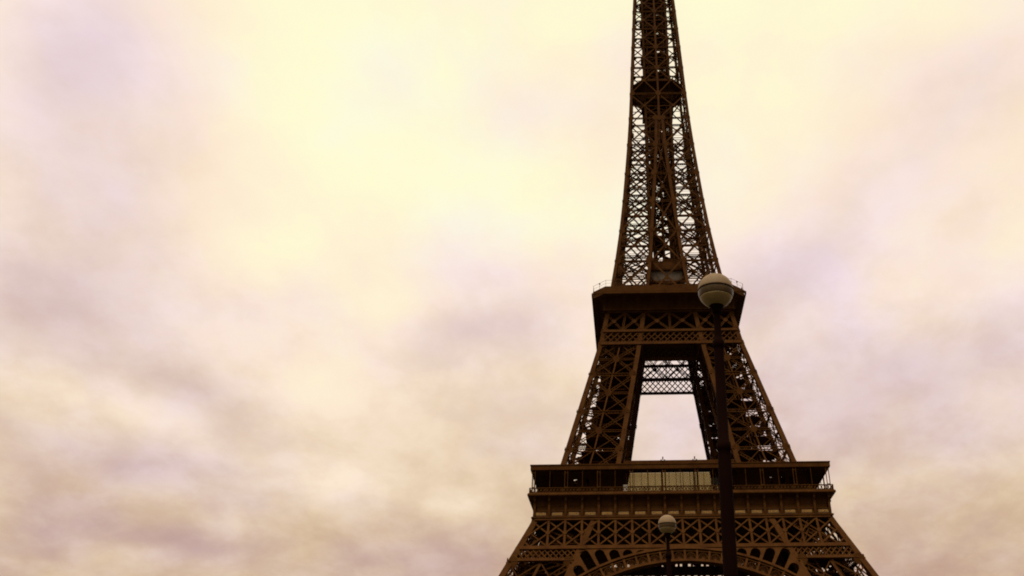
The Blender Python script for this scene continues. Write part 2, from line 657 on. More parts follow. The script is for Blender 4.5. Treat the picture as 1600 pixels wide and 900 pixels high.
# ---- upper legs (first to second platform)
zu = [58.2, 70.0, 80.35, 91.4, 100.9]
uleg = leg_bracing(zu, 0.75, 0.15).build('upper_leg', IRON, tower)
add_chords(uleg, [57.3, 66.6, 84, 101.2, 110.6, 114.8], 1.15, [70.0, 80.35, 91.4, 100.9, 104.9], 1.8)
tr_ = MB()
for z0, z1 in ((57.6, 66.6), (66.6, 84), (84, 101.2), (101.2, 113)):
    def ctr(z, ex, ey):
        c = (oo(z) + ii(z)) / 2
        return Vector((-c + ex, -c + ey, z))
    for ex in (-2.2, 2.2):
        tr_.girder(ctr(z0, ex, 0), ctr(z1, ex, 0), (0, -1, 1), 1.1, 0.22)
        tr_.bar(ctr(z0, ex, .9), ctr(z1, ex, .9), (0, -1, 1), 1.25, 0.25)
        tr_.bar(ctr(z0, ex * 0.35, 1.2), ctr(z1, ex * 0.35, 1.2), (0, -1, 1), 0.8, 0.25)
    nst = int((z1 - z0) / 1.5)
    for k in range(nst):
        z = z0 + (z1 - z0) * k / nst
        tr_.bar(ctr(z, -2.2, 0.2), ctr(z, 2.2, 0.2), (0, 0, 1), 0.22)
tr_.build('elevator_track', IRON, uleg)
for k, z in enumerate((64.0, 67.5, 70.3, 74.2, 77.6, 80.6, 84.2, 87.6, 91.6, 95.0, 98.2)):
    ld = MB()
    o_z, i_z = oo(z) - 1.0, ii(z) + 0.4
    w_ = o_z - i_z
    # an L-shaped slab added to darken the leg inside; the open quarter changes from level to level
    q_ = (k * 3) % 4
    xs = (-o_z + (0.30 if q_ in (1, 3) else 0.12) * w_, -i_z)
    ld.box(xs[0], xs[1], -i_z - 0.52 * w_, -i_z, z, z + 0.16)
    xs = (-o_z + 0.42 * w_, -i_z) if q_ in (0, 3) else (-o_z + 0.22 * w_, -i_z - 0.16 * w_)
    ld.box(xs[0], xs[1], -o_z + 0.1 * w_, -i_z - 0.52 * w_ - 0.01, z - 0.02, z + 0.14)
    ld.bar((-o_z + 0.2, -i_z - 0.5 * w_, z - .3), (-i_z, -i_z - 0.5 * w_, z - .3), (0, 0, 1), 0.3, 0.5)
    ld.build('shade_slab', IRON, uleg)
st = MB()
z = 58.0
fl = 0
while z < 108:
    c = (oo(z) + ii(z)) / 2
    c1 = (oo(z + 2.6) + ii(z + 2.6)) / 2
    hw = (oo(z) - ii(z)) * 0.26
    sg = 1 if fl % 2 else -1
    p = Vector((-c - hw * sg + 1.0, -c + 2.9, z))
    q = Vector((-c1 + hw * sg + 1.0, -c1 + 2.9, z + 2.6))
    st.bar(p, q, (0, -1, 0), 0.28, 1.1)
    st.bar(p + Vector((0, -.5, 1.0)), q + Vector((0, -.5, 1.0)), (0, -1, 0), 0.09, 0.09)
    st.bar(q, q + Vector((sg * 1.2, 0, 0)), (0, -1, 0), 0.18, 1.6)
    for u in (0.2, 0.5, 0.8):
        w_ = p.lerp(q, u) + Vector((0, -.5, 0))
        st.bar(w_, w_ + Vector((0, 0, 1.0)), (0, -1, 0), 0.07)
    z += 2.6
    fl += 1
st.build('staircase', IRON, uleg)
quarter_copies(uleg)


# ---- belt girder under the first platform (outer faces), follows the sloping leg plane
def fp(x, z, off=0.0):
    """point on the sloping front plane below the first platform"""
    return Vector((x, -oo(z) - off * 0.9, z + off * 0.44))


NB = Vector((0, -0.898, 0.44))      # outward normal of that plane


def xlat(mb, x0f, x1f, z0, z1, nx, w, t, pf, n, verticals=None):
    pass


mb = MB()
zt, zb = 51.95, 45.95
zm = (zt + zb) / 2
S0 = 3.83
w_b = 0.34
mb.bar(fp(-33.9, 52.25), fp(33.9, 52.25), NB, 0.7, 0.6)
mb.bar(fp(-oo(45.5) + .9, 45.5), fp(oo(45.5) - .9, 45.5), NB, 0.85, 0.6)
for k in range(-9, 10):
    x = k * S0
    if abs(x) < oo(zb) - 1.0:
        if abs(x) > oo(zt) - 0.2:
            continue
        mb.bar(fp(x, 45.9), fp(x, zt + .1), NB, 0.50, 0.34, off=0.02)
        mb.plate(fp(x, zm, .22), NB, (0, 0, 1), 1.0, 1.0, 0.06, 0.3)
for k in range(-10, 10):
    xa, xb = k * S0, (k + 1) * S0
    for (za, zc) in ((zb, zm), (zm, zt)):
        for (p0, p1) in (((xa, za), (xb, zc)), ((xb, za), (xa, zc))):
            # clip to the leg outline
            P, Q = Vector((p0[0], p0[1])), Vector((p1[0], p1[1]))
            u0, u1 = None, None
            for i in range(41):
                u = i / 40
                r = P.lerp(Q, u)
                if abs(r.x) < oo(r.y) - 0.6:
                    u0 = u if u0 is None else u0
                    u1 = u
            if u0 is None or u1 - u0 < 0.15:
                continue
            A, Bq = P.lerp(Q, u0), P.lerp(Q, u1)
            mb.bar(fp(A.x, A.y), fp(Bq.x, Bq.y), NB, w_b, 0.16, off=(0.0 if p0[0] == xa else -0.2))
belt = mb.build('belt_girder', IRON, tower)
for sgn in (-1, 1):
    sl = MB()
    z0, z1 = 43.05, 45.1
    step = 1.277
    run = 2.0
    k0 = -10
    for k in range(-2, 16):
        for dr in (1, -1):
            xs = 19 + k * step
            P = Vector((xs, z0))
            Q = Vector((xs + dr * run, z1))
            u0 = u1 = None
            for i in range(31):
                u = i / 30
                r = P.lerp(Q, u)
                if ii(r.y) + .5 < r.x < oo(r.y) - 0.5:
                    u0 = u if u0 is None else u0
                    u1 = u
            if u0 is None or u1 - u0 < 0.1:
                continue
            A, Bq = P.lerp(Q, u0), P.lerp(Q, u1)
            sl.bar(fp(sgn * A.x, A.y), fp(sgn * Bq.x, Bq.y), NB, 0.26, 0.12, off=(0 if dr > 0 else -0.16))
    sl.bar(fp(sgn * (ii(42.75) + .2), 42.75), fp(sgn * (oo(42.75) - .9), 42.75), NB, 0.62, 0.6)
    sl.build('small_lattice', IRON, belt)
quarter_copies(belt)

# ---- inner belt girders, joining the inner corners of the legs
mb = MB()
for z in (44.9, 46.4, 56.6):
    mb.bar((-ii(z), -ii(z) - .2, z), (ii(z), -ii(z) - .2, z), FN, 0.8, 0.5)
for (za, zc, stp, w_) in ((46.6, 51.6, 3.2, 0.42), (51.9, 56.4, 3.2, 0.42)):
    y0 = -ii(48)
    nb = 12
    xw = ii(zc)
    for k in range(nb):
        xa = -xw + 2 * xw * k / nb
        xb = -xw + 2 * xw * (k + 1) / nb
        ya, yc = -ii(za) - .2, -ii(zc) - .2
        mb.bar((xa, ya, za), (xb, yc, zc), FN, w_, 0.2)
        mb.bar((xb, ya, za), (xa, yc, zc), FN, w_, 0.2, off=-0.25)
        mb.bar((xa, ya, za), (xa, yc, zc), FN, 0.4, 0.2, off=0.2)
ib = mb.build('inner_belt_girder', IRON, tower)
quarter_copies(ib)

# ---- decorative arch between the legs
KS = 1.114          # slant length per metre of height on the sloping plane
SC = 7.5            # arch centre, slant coordinate
R_IN, R_EX = 39.4, 42.5


def ap(x, s, off=0.0):
    z = s / KS
    return fp(x, z, off)


def arc_pt(r, th, off=0.0):
    return ap(r * math.sin(th), SC + r * math.cos(th), off)


mb = MB()
TH = math.radians(74)
nseg = 72
for r, w_, h_ in ((R_IN, 0.42, 1.1), (R_EX, 0.5, 1.1), (R_IN + .55, 0.16, 0.5), (R_EX - .6, 0.16, 0.5)):
    for i in range(nseg):
        a = -TH + 2 * TH * i / nseg
        b = -TH + 2 * TH * (i + 1) / nseg
        mb.bar(arc_pt(r, a), arc_pt(r, b), NB, w_, h_)
arch = mb.build('arch', IRON, tower)
orn = MB()
dth = 2.79 / R_EX
npan = int(TH / dth)
for k in range(-npan, npan + 1):
    th = k * dth
    orn.bar(arc_pt(R_IN + .2, th), arc_pt(R_EX - .2, th), NB, 0.46, 0.6)
    if k == npan:
        continue
    tc_ = th + dth / 2
    # fan ornament of each panel
    c0 = R_IN + 0.75
    for j in range(-3, 4):
        al = j * 0.42
        rr = 1.15
        p = arc_pt(c0, tc_)
        q = arc_pt(c0 + rr * math.cos(al) * 1.25, tc_ + rr * math.sin(al) / R_IN)
        orn.bar(p, q, NB, 0.08, 0.12)
    prev = None
    for j in range(-4, 5):
        al = j * 0.36
        q = arc_pt(c0 + 1.2 * 1.25 * math.cos(al), tc_ + 1.05 * math.sin(al) / R_IN)
        if prev is not None:
            orn.bar(prev, q, NB, 0.11, 0.14)
        prev = q
orn.build('arch_ornament', IRON, arch)

# spandrel plate with the row of round-headed openings
bm = bmesh.new()


def spandrel_limit(x):
    """upper edge of the plate (slant coordinate) at x: the belt chord or the leg's inner chord"""
    return 45.3 * KS


cells = []
for k in range(-15, 15):
    th0, th1 = k * dth, (k + 1) * dth
    tm = (th0 + th1) / 2
    x_ex = R_EX * math.sin(tm)
    # cell outline in (x, s)
    A = Vector((R_EX * math.sin(th0), SC + R_EX * math.cos(th0)))
    Bq = Vector((R_EX * math.sin(th1), SC + R_EX * math.cos(th1)))
    r0 = Vector((math.sin(th0), math.cos(th0)))
    r1 = Vector((math.sin(th1), math.cos(th1)))

    def reach(P, r):
        """distance along r from P to the top limit (belt chord) or the leg chord"""
        t_ = 0.0
        while t_ < 14:
            q = P + r * t_
            if q.y >= 45.3 * KS or abs(q.x) >= ii(q.y / KS) + 0.4:
                return t_
            t_ += 0.05
        return t_
    h0, h1 = reach(A, r0), reach(Bq, r1)
    if max(h0, h1) < 0.12:
        continue
    cells.append((A, Bq, r0, r1, h0, h1))


def add_poly(loops, thick=0.22):
    """fills outer loop minus holes on the sloping plane, as a plate"""
    vs_all = []
    es = []
    for lp in loops:
        vs = [bm.verts.new((p.x, p.y, 0)) for p in lp]
        for i in range(len(vs)):
            es.append(bm.edges.new((vs[i], vs[(i + 1) % len(vs)])))
        vs_all += vs
    r = bmesh.ops.triangle_fill(bm, use_beauty=True, use_dissolve=False, edges=es)
    faces = [e for e in r['geom'] if isinstance(e, bmesh.types.BMFace)]
    ex = bmesh.ops.extrude_face_region(bm, geom=faces)
    for v in ex['geom']:
        if isinstance(v, bmesh.types.BMVert):
            v.co.z += thick


for (A, Bq, r0, r1, h0, h1) in cells:
    hm = min(h0, h1)
    C0, C1 = A + r0 * max(h0, .05), Bq + r1 * max(h1, .05)
    outer = [A, Bq, C1, C0]
    mid = (A + Bq) / 2
    rm = ((r0 + r1) / 2).normalized()
    tm_ = Vector((rm.y, -rm.x))
    wd = (Bq - A).length - 0.62
    # centre-line reach
    hc = 0.0
    while hc < 14:
        q = mid + rm * hc
        if q.y + 0.05 >= 44.95 * KS or abs(q.x) >= ii(q.y / KS) - 0.5:
            break
        hc += 0.05
    rad = wd / 2
    sh = hc - rad - 0.1            # straight part of the opening
    # keep clear of the leg chord on both flanks
    top_clear = hc - 0.25
    if top_clear < 0.75:
        add_poly([outer])
        continue
    if sh < 0.05:
        sh = 0.05
        ry = max(0.4, top_clear - 0.3)
    else:
        ry = rad
    b0 = 0.3
    hole = [mid + rm * b0 - tm_ * rad, mid + rm * b0 + tm_ * rad]
    for i in range(9):
        a = math.pi * i / 8
        hole.append(mid + rm * (max(b0, sh) + ry * math.sin(a)) + tm_ * (rad * math.cos(a)))
    # shrink until inside the cell
    ok = all(abs(p.x) < ii(p.y / KS) + 0.1 and p.y < 45.1 * KS for p in hole)
    if not ok:
        fac = 0.8
        cen = mid + rm * (top_clear * 0.4)
        for _ in range(6):
            hole = [cen + (p - cen) * fac for p in hole]
            if all(abs(p.x) < ii(p.y / KS) + 0.1 and p.y < 45.1 * KS for p in hole):
                break
    # remove doubled points
    hh = [hole[0]]
    for p in hole[1:]:
        if (p - hh[-1]).length > 0.02:
            hh.append(p)
    if (hh[0] - hh[-1]).length < 0.02:
        hh.pop()
    add_poly([outer, hh])
for v in bm.verts:
    off = v.co.z - 0.1
    p = ap(v.co.x, v.co.y, off)
    v.co = p
bmesh.ops.recalc_face_normals(bm, faces=bm.faces)
me = bpy.data.meshes.new('spandrel')
bm.to_mesh(me)
bm.free()
me.materials.append(IRON)
spo = bpy.data.objects.new('spandrel', me)
COL.objects.link(spo)
spo.parent = arch
quarter_copies(arch)

# ---- first platform: deck, frieze with consoles and name plates, gallery
mb = MB()
mb.loft([(34.0, 56.95, 0), (34.0, 57.28, 0), (1.5, 57.28, 0), (1.5, 56.95, 0)])
for k in range(-8, 9):
    x = k * 3.83
    for sg in (-1, 1):
        mb.bar((x, sg * 33.6, 56.6), (x, sg * 16.0, 56.6), (0, 0, 1), 0.35, 0.6)
for y in (-30, -24, -18, 18, 24, 30):
    mb.bar((-33.5, y, 56.25), (33.5, y, 56.25), (0, 0, 1), 0.4, 0.7)
deck1 = mb.build('first_platform', IRON, tower)

mb = MB()
mb.loft([(34.55, 52.35, 0), (34.75, 52.55, 0), (34.75, 52.8, 0), (34.3, 53.0, 0), (34.25, 53.9, 0), (34.4, 54.0, 0), (34.4, 54.2, 0),
         (33.9, 54.25, 0), (33.6, 54.25, 0), (33.6, 52.35, 0)])
mb.loft([(34.2, 55.2, 0), (34.2, 56.7, 0), (34.9, 57.05, 0), (35.5, 57.3, 0), (35.75, 57.34, 0), (35.75, 57.62, 0), (35.55, 57.9, 0),
         (33.9, 57.9, 0), (33.6, 57.3, 0), (33.6, 55.2, 0)])
for k in range(4):
    Rz = Matrix.Rotation(k * math.pi / 2, 3, 'Z')
    for j in range(18):
        xc = -34.5 + 69.0 / 18 * (j + 0.5)
        for xa, xb in (((-1.92, 1.92),) if k == 0 else ((-1.92, -0.95 - rnd.random() * .2), (-0.35, 0.25 + rnd.random() * .25), (0.95 + rnd.random() * .25, 1.92))):
            x0_, x1_ = max(-33.55, xc + xa), min(33.55, xc + xb)
            mb.hexa([Rz @ Vector(p) for p in ((x0_, -34.15, 54.2), (x1_, -34.15, 54.2), (x1_, -33.7, 54.2), (x0_, -33.7, 54.2),
                                              (x0_, -34.15, 55.25), (x1_, -34.15, 55.25), (x1_, -33.7, 55.25), (x0_, -33.7, 55.25))])
frieze = mb.build('frieze', IRON, tower)

con = MB()
prof = [(-34.25, 52.84), (-34.72, 52.86), (-34.78, 53.5), (-34.72, 54.4), (-34.72, 55.2), (-34.86, 56.0), (-35.15, 56.7), (-35.45, 57.15), (-35.45, 57.28), (-34.25, 57.28)]
for (xa, xb) in ((-0.27, 0.27),):
    P = [Vector((xa, y, z)) for (y, z) in prof]
    con.prism(P, Vector((xb - xa, 0, 0)))
con.plate(Vector((0, -35.02, 56.55)), (0, -0.93, -0.36), (0, 0, 1), 0.5, 0.5, 0.3, 0.28)
c0 = con.build('console', IRON, frieze)
SP = 69.0 / 18
first = True
for k in range(4):
    for j in range(19 if k % 2 == 0 else 17):
        x = (-34.5 + SP * j) if k % 2 == 0 else (-34.5 + SP * (j + 1))
        x = max(-34.05, min(34.05, x))
        o = c0 if first else c0.copy()
        if not first:
            COL.objects.link(o)
            o.parent = frieze
        first = False
        o.rotation_euler = (0, 0, k * math.pi / 2)
        o.location = Matrix.Rotation(k * math.pi / 2, 3, 'Z') @ Vector((x, 0, 0))

NAMES = ['SEGUIN', 'LALANDE', 'TRESCA', 'PONCELET', 'BRESSE', 'LAGRANGE', 'BELANGER', 'CUVIER', 'LAPLACE',
         'DULONG', 'CHASLES', 'LAVOISIER', 'AMPERE', 'CHEVREUL', 'FLACHAT', 'NAVIER', 'LEGENDRE', 'CHAPTAL']
pl = MB()
pl.box(-1.22, 1.22, -34.36, -34.28, 53.06, 53.84)
plate0 = pl.build('name_plate', PLATE, frieze)
dg = bpy.context.evaluated_depsgraph_get()


def lettered(name):
    """plate mesh with the raised gilt name on it"""
    cu = bpy.data.curves.new('txt', 'FONT')
    cu.body = name
    cu.size = 0.62
    cu.extrude = 0.03
    cu.align_x = 'CENTER'
    cu.align_y = 'CENTER'
    ob = bpy.data.objects.new('txt', cu)
    COL.objects.link(ob)
    bpy.context.view_layer.update()
    dgx = bpy.context.evaluated_depsgraph_get()
    tm = bpy.data.meshes.new_from_object(ob.evaluated_get(dgx))
    xs = [v.co.x for v in tm.vertices]
    wid = max(xs) - min(xs)
    sx = min(1.25, 2.25 / wid)
    b = bmesh.new()
    b.from_mesh(plate0.data)
    n0 = len(b.faces)
    b.from_mesh(tm)
    b.faces.ensure_lookup_table()
    b.verts.ensure_lookup_table()
    for f in b.faces[n0:]:
        f.material_index = 1
    for v in b.verts[8:]:
        x, y, z = v.co
        v.co = Vector((x * sx, -34.365 - z - 0.02, 53.45 + y * 1.12))
    me_ = bpy.data.meshes.new('name_plate')
    b.to_mesh(me_)
    b.free()
    me_.materials.append(PLATE)
    me_.materials.append(GOLD)
    bpy.data.objects.remove(ob)
    bpy.data.curves.remove(cu)
    bpy.data.meshes.remove(tm)
    return me_


for j in range(18):
    o = bpy.data.objects.new('name_plate', lettered(NAMES[j]))
    COL.objects.link(o)
    o.parent = frieze
    o.location = (-34.5 + SP * (j + 0.5), 0, 0)
bpy.data.objects.remove(plate0)

# railing
mb = MB()
mb.bar((-35.3, -35.3, 59.05), (35.3, -35.3, 59.05), FN, 0.16, 0.2)
mb.bar((-35.3, -35.3, 58.05), (35.3, -35.3, 58.05), FN, 0.16, 0.2)
nx = 92
for k in range(nx):
    xa = -35.3 + 70.6 * k / nx
    xb = -35.3 + 70.6 * (k + 1) / nx
    mb.bar((xa, -35.3, 58.05), (xb, -35.3, 59.05), FN, 0.11, 0.06)
    mb.bar((xb, -35.3, 58.05), (xa, -35.3, 59.05), FN, 0.11, 0.06, off=-0.07)
    mb.plate(((xa + xb) / 2, -35.34, 58.55), FN, (0, 0, 1), 0.40, 0.40, 0.05, 0.29)
    if k % 5 == 0:
        mb.bar((xa, -35.3, 57.92), (xa, -35.3, 59.12), FN, 0.2, 0.2)
quarter_copies(mb.build('gallery_railing', IRON, tower))

# gallery roof with its posts
mb = MB()
mb.loft([(35.0, 63.12, 0), (35.3, 63.2, 0), (35.3, 64.15, 0), (35.42, 64.2, 0), (35.42, 64.42, 0), (31.0, 64.75, 0), (30.6, 64.6, 0), (30.6, 63.9, 0), (31.0, 63.8, 0), (34.8, 63.4, 0)])
roof1 = mb.build('gallery_roof', IRON, tower)
p_ = MB()
p_.bar((-0.33, -35.05, 57.9), (-0.33, -35.05, 63.3), FN, 0.17)
p_.bar((0.33, -35.05, 57.9), (0.33, -35.05, 63.3), FN, 0.17)
for z in (59.3, 62.6):
    p_.bar((-0.33, -35.05, z), (0.33, -35.05, z), FN, 0.12)
p0 = p_.build('gallery_post', IRON, roof1)
p_ = MB()
p_.bar((0, -35.05, 57.9), (0, -35.05, 63.3), FN, 0.13)
p1 = p_.build('thin_post', IRON, roof1)
used0 = used1 = False
for k in range(4):
    for j in range(-9, 10):
        x = j * 3.83
        if abs(x) > 34.6 or j % 2 == 0:
            kind = 1
        else:
            kind = 0
        if k in (1, 3) and abs(j) == 9:
            continue
        x = max(-34.95, min(34.95, x))
        src = p0 if kind == 0 else p1
        if (kind == 0 and not used0) or (kind == 1 and not used1):
            o = src
            used0 = used0 or kind == 0
            used1 = used1 or kind == 1
        else:
            o = src.copy()
            COL.objects.link(o)
            o.parent = roof1
        o.rotation_euler = (0, 0, k * math.pi / 2)
        o.location = Matrix.Rotation(k * math.pi / 2, 3, 'Z') @ Vector((x, 0, 0))

# rooms behind the gallery, in front of the legs, with a few open windows
mb = MB()
mb.box(-30.3, -12.75, -30.4, -29.9, 57.3, 60.7)
mb.box(-30.3, -12.75, -30.4, -29.9, 62.3, 64.4)
for (xa, xb) in ((-30.3, -27.6), (-26.2, -25.4), (-24.4, -22.4), (-21.7, -12.75)):
    mb.box(xa, xb, -30.38, -29.92, 60.7, 62.3)
mb.box(-30.3, -12.75, -29.9, -26.0, 64.1, 64.4)
room = mb.build('gallery_room', IRON, tower)
mb = MB()
mb.box(12.75, 30.3, -30.4, -29.9, 57.3, 60.7)
mb.box(12.75, 30.3, -30.4, -29.9, 62.3, 64.4)
for (xa, xb) in ((27.6, 30.3), (25.2, 26.2), (22.2, 24.2), (12.75, 21.6)):
    mb.box(xa, xb, -30.38, -29.92, 60.7, 62.3)
mb.box(12.75, 30.3, -29.9, -26.0, 64.1, 64.4)
room2 = mb.build('gallery_room', IRON, tower)
quarter_copies(room)
quarter_copies(room2)

# glass hall behind the gallery, between the legs
mb = MB()
mb.box(-13.2, 13.2, -31.3, -23.0, 65.55, 66.05)
mb.box(-13.3, 13.3, -31.42, -31.1, 65.35, 66.2)
mb.box(-13.2, 13.2, -31.25, -30.9, 57.3, 58.6)
mb.box(-13.2, 13.2, -23.5, -23.0, 57.3, 58.2)
for x in (-13.0, 13.0):
    mb.box(x - .18, x + .18, -31.2, -30.9, 58.6, 65.5)
    mb.box(x - .18, x + .18, -23.4, -23.1, 58.2, 65.5)
hall = mb.build('glass_hall', IRON, tower)
x0 = -12.45
pw = 1.6575
npn = 15
for j in range(npn):
    xa = x0 + j * 1.66
    pm = MB()
    pm.box(xa + .06, xa + 1.60, -31.06, -31.04, 58.6, 65.4)
    po = pm.build('window_pane', GLASS, hall)
    fm = MB()
    fm.bar((xa, -31.1, 58.6), (xa, -31.1, 65.4), FN, 0.11, 0.14)
    fm.bar((xa + .05, -31.12, 60.25), (xa + 1.61, -31.12, 60.25), FN, 0.12, 0.1)
    fm.build('mullion', IRON, po)
pm = MB()
pm.box(-12.6, 12.6, -23.26, -23.24, 58.2, 65.4)
pm.build('rear_glazing', GLASS, hall)
for x in (-3.83, 3.83):
    fm = MB()
    for dx_ in (-0.42, 0.42):
        fm.bar((x + dx_, -31.6, 57.4), (x + dx_, -31.6, 66.3), FN, 0.3, 0.3)
    fm.bar((x, -31.6, 66.3), (x, -31.6, 66.95), FN, 0.26, 0.3)
    fm.build('mast', IRON, hall)

# ---- girders under the second platform (on the leg plane)
def gp(x, z, off=0.0):
    return Vector((x, -oo(z) - off, z))


NG = Vector((0, -0.968, 0.25))
mb = MB()
for z, h in ((111.1, 0.6), (104.85, 0.75), (100.95, 0.85)):
    mb.bar(gp(-oo(z) + .5, z), gp(oo(z) - .5, z), NG, h, 0.5, off=0.05)
za, zc = 105.2, 110.85
for (l0, l1, h0, h1) in ((-oo(za), -ii(za), -oo(zc), -ii(zc)), (-ii(za), ii(za), -ii(zc), ii(zc)), (ii(za), oo(za), ii(zc), oo(zc))):
    lm, hm = (l0 + l1) / 2, (h0 + h1) / 2
    mb.girder(gp(lm, za), gp(hm, zc), NG, 0.6, 0.15)
    for (a0, a1, b0, b1) in ((l0, lm, h0, hm), (lm, l1, hm, h1)):
        mb.girder(gp(a0, za), gp(b1, zc), NG, 0.62, 0.16)
        mb.girder(gp(a1, za), gp(b0, zc), NG, 0.62, 0.16, off=-0.2)
        zq = (za + zc) / 2
        mb.plate(gp((a0 + a1 + b0 + b1) / 4, zq, 0.12), NG, (0, 0, 1), 1.2, 1.2, 0.07)
sg2 = mb.build('platform_girder', IRON, tower)
sl = MB()
z0, z1 = 101.3, 104.5
step = 1.72
for k in range(-16, 17):
    for dr in (1, -1):
        P = Vector((k * step, z0))
        Q = Vector((k * step + dr * 3.2, z1))
        u0 = u1 = None
        for i in range(31):
            u = i / 30
            r = P.lerp(Q, u)
            if abs(r.x) < oo(r.y) - 0.5:
                u0 = u if u0 is None else u0
                u1 = u
        if u0 is None or u1 - u0 < 0.1:
            continue
        A, Bq = P.lerp(Q, u0), P.lerp(Q, u1)
        sl.bar(gp(A.x, A.y), gp(Bq.x, Bq.y), NG, 0.30, 0.12, off=(0 if dr > 0 else -0.16))
sl.build('small_lattice', IRON, sg2)
quarter_copies(sg2)

mb = MB()


def gi(x, z):
    return Vector((x, -ii(z), z))


for z, h in ((104.9, 0.8), (100.95, 0.9), (111.0, 0.6)):
    e = oo(z) - 1.0
    mb.bar(gi(-e, z), gi(e, z), FN, h, 0.5)
for k in range(-16, 17):
    for dr in (1, -1):
        P = Vector((k * step, z0))
        Q = Vector((k * step + dr * 3.2, z1))
        if max(abs(P.x), abs(Q.x)) < oo(102) - .5:
            mb.bar(gi(P.x, P.y), gi(Q.x, Q.y), FN, 0.30, 0.12, off=(0 if dr > 0 else -0.16))
for k in range(-4, 4):
    xa, xb = k * 4.2, (k + 1) * 4.2
    mb.girder(gi(xa, 105.2), gi(xb, 110.8), FN, 0.6, 0.16)
    mb.girder(gi(xb, 105.2), gi(xa, 110.8), FN, 0.6, 0.16, off=-0.2)
quarter_copies(mb.build('inner_platform_girder', IRON, tower))

# ---- second platform
mb = MB()
mb.loft([(21.5, 115.15, 3.6), (21.5, 115.75, 3.6), (3.0, 115.75, 0.2), (3.0, 115.3, 0.2)])
mb.loft([(18.0, 111.45, 0.2), (17.0, 111.45, 0.2), (3.0, 111.7, 0.2), (3.0, 111.9, 0.2), (18.0, 111.9, 0.2)])
deck2 = mb.build('second_platform', IRON, tower)
mb = MB()
mb.loft([(18.25, 111.3, 0.3), (18.55, 111.35, 0.4), (18.55, 111.75, 0.4), (18.3, 111.85, 0.4), (18.4, 113.2, 0.5), (18.65, 113.9, 0.8), (19.4, 114.6, 1.8), (21.55, 115.1, 3.5),
         (17.8, 115.12, 0.4), (17.6, 111.3, 0.2)])
mb.loft([(21.75, 115.0, 1.2), (21.75, 115.62, 1.2), (21.45, 115.64, 1.2), (21.45, 115.0, 1.2)])
cs = mb
for k in range(4):
    Rz = Matrix.Rotation(k * math.pi / 2, 3, 'Z')
    for j in range(-9, 10):
        x = j * 1.95
        for (ya, za_, yb, zb_) in ((-18.45, 112.2, -18.75, 113.8), (-18.75, 113.8, -20.9, 115.1)):
            cs.bar(Rz @ Vector((x, ya, za_)), Rz @ Vector((x, yb, zb_)), Rz @ Vector((0, -1, 0)), 0.16, 0.3)
cs.build('soffit', IRON, deck2)
mb = MB()
mb.loft([(21.38, 115.75, 3.6), (21.48, 115.8, 3.6), (21.48, 117.35, 3.6), (21.3, 117.4, 3.6), (21.2, 117.3, 3.6), (21.25, 115.75, 3.6)])
mb.build('parapet', IRON, deck2)
# tall wire fence above the parapet
mb = MB()


def ring_pts(hw, c):
    return [Vector((x, y, 0)) for (x, y) in ((-hw + c, -hw), (hw - c, -hw), (hw, -hw + c), (hw, hw - c),
                                             (hw - c, hw), (-hw + c, hw), (-hw, hw - c), (-hw, -hw + c))]


rp = ring_pts(21.3, 3.6)
for e in range(8):
    a, b = rp[e], rp[(e + 1) % 8]
    nn = Vector((a.y - b.y, b.x - a.x, 0)).normalized() * -1
    ln = (b - a).length
    for zz, w_ in ((119.3, 0.05), (118.35, 0.035)):
        mb.bar(a + Vector((0, 0, zz)), b + Vector((0, 0, zz)), nn, w_)
    k = max(2, int(round(ln / 2.4)))
    for i in range(k):
        q = a.lerp(b, i / k)
        mb.bar(q + Vector((0, 0, 117.3)), q + Vector((0, 0, 119.4)), nn, 0.07)
        if i % 2 == 1:
            mb.bar(q + Vector((0, 0, 118.9)), q + Vector((0, 0, 119.25)), nn, 0.32)
mb.build('wire_fence', IRON, deck2)

# ---- upper deck, elevator station and kiosk of the second platform
mb = MB()
mb.loft([(14.6, 120.6, 0.3), (14.6, 121.1, 0.3), (5.0, 121.1, 0.2), (5.0, 120.6, 0.2)])
for k in range(-6, 7):
    for y in (-14.2, 14.2):
        mb.bar((k * 2.3, y, 121.1), (k * 2.3, y, 122.2), FN, 0.09)
mb.bar((-14.3, -14.3, 122.2), (14.3, -14.3, 122.2), FN, 0.1)
for x in (-13, -6.5, 0, 6.5, 13):
    for y in (-13.5, 13.5):
        mb.bar((x, y, 115.7), (x, y, 120.6), FN, 0.4)
mb.build('upper_deck', IRON, tower)
mb = MB()
mb.box(-4.6, 4.6, -13.0, -5.0, 122.9, 126.2)
for k in range(-9, 10):
    mb.box(k * .5 - .09, k * .5 + .09, -13.12, -13.0, 123.0, 126.1)
stn = mb.build('elevator_station', CABIN, tower)
mb = MB()
mb.box(-5.4, 5.4, -13.5, -4.6, 126.2, 126.75)
mb.box(-5.2, 5.2, -13.3, -4.8, 122.4, 122.9)
mb.box(-5.2, 5.2, -12.8, -4.8, 126.75, 129.2)
prev = None
for j in range(13):
    a = math.pi + math.pi * j / 12
    q = Vector((5.1 * math.cos(a), -13.35, 124.6 + 2.6 * math.sin(a)))
    if prev is not None:
        mb.bar(prev, q, FN, 0.4, 0.3)
    prev = q
mb.bar((0, -13.3, 117.3), (0, -13.3, 122.2), FN, 0.5)
mb.build('station_frame', IRON, stn)

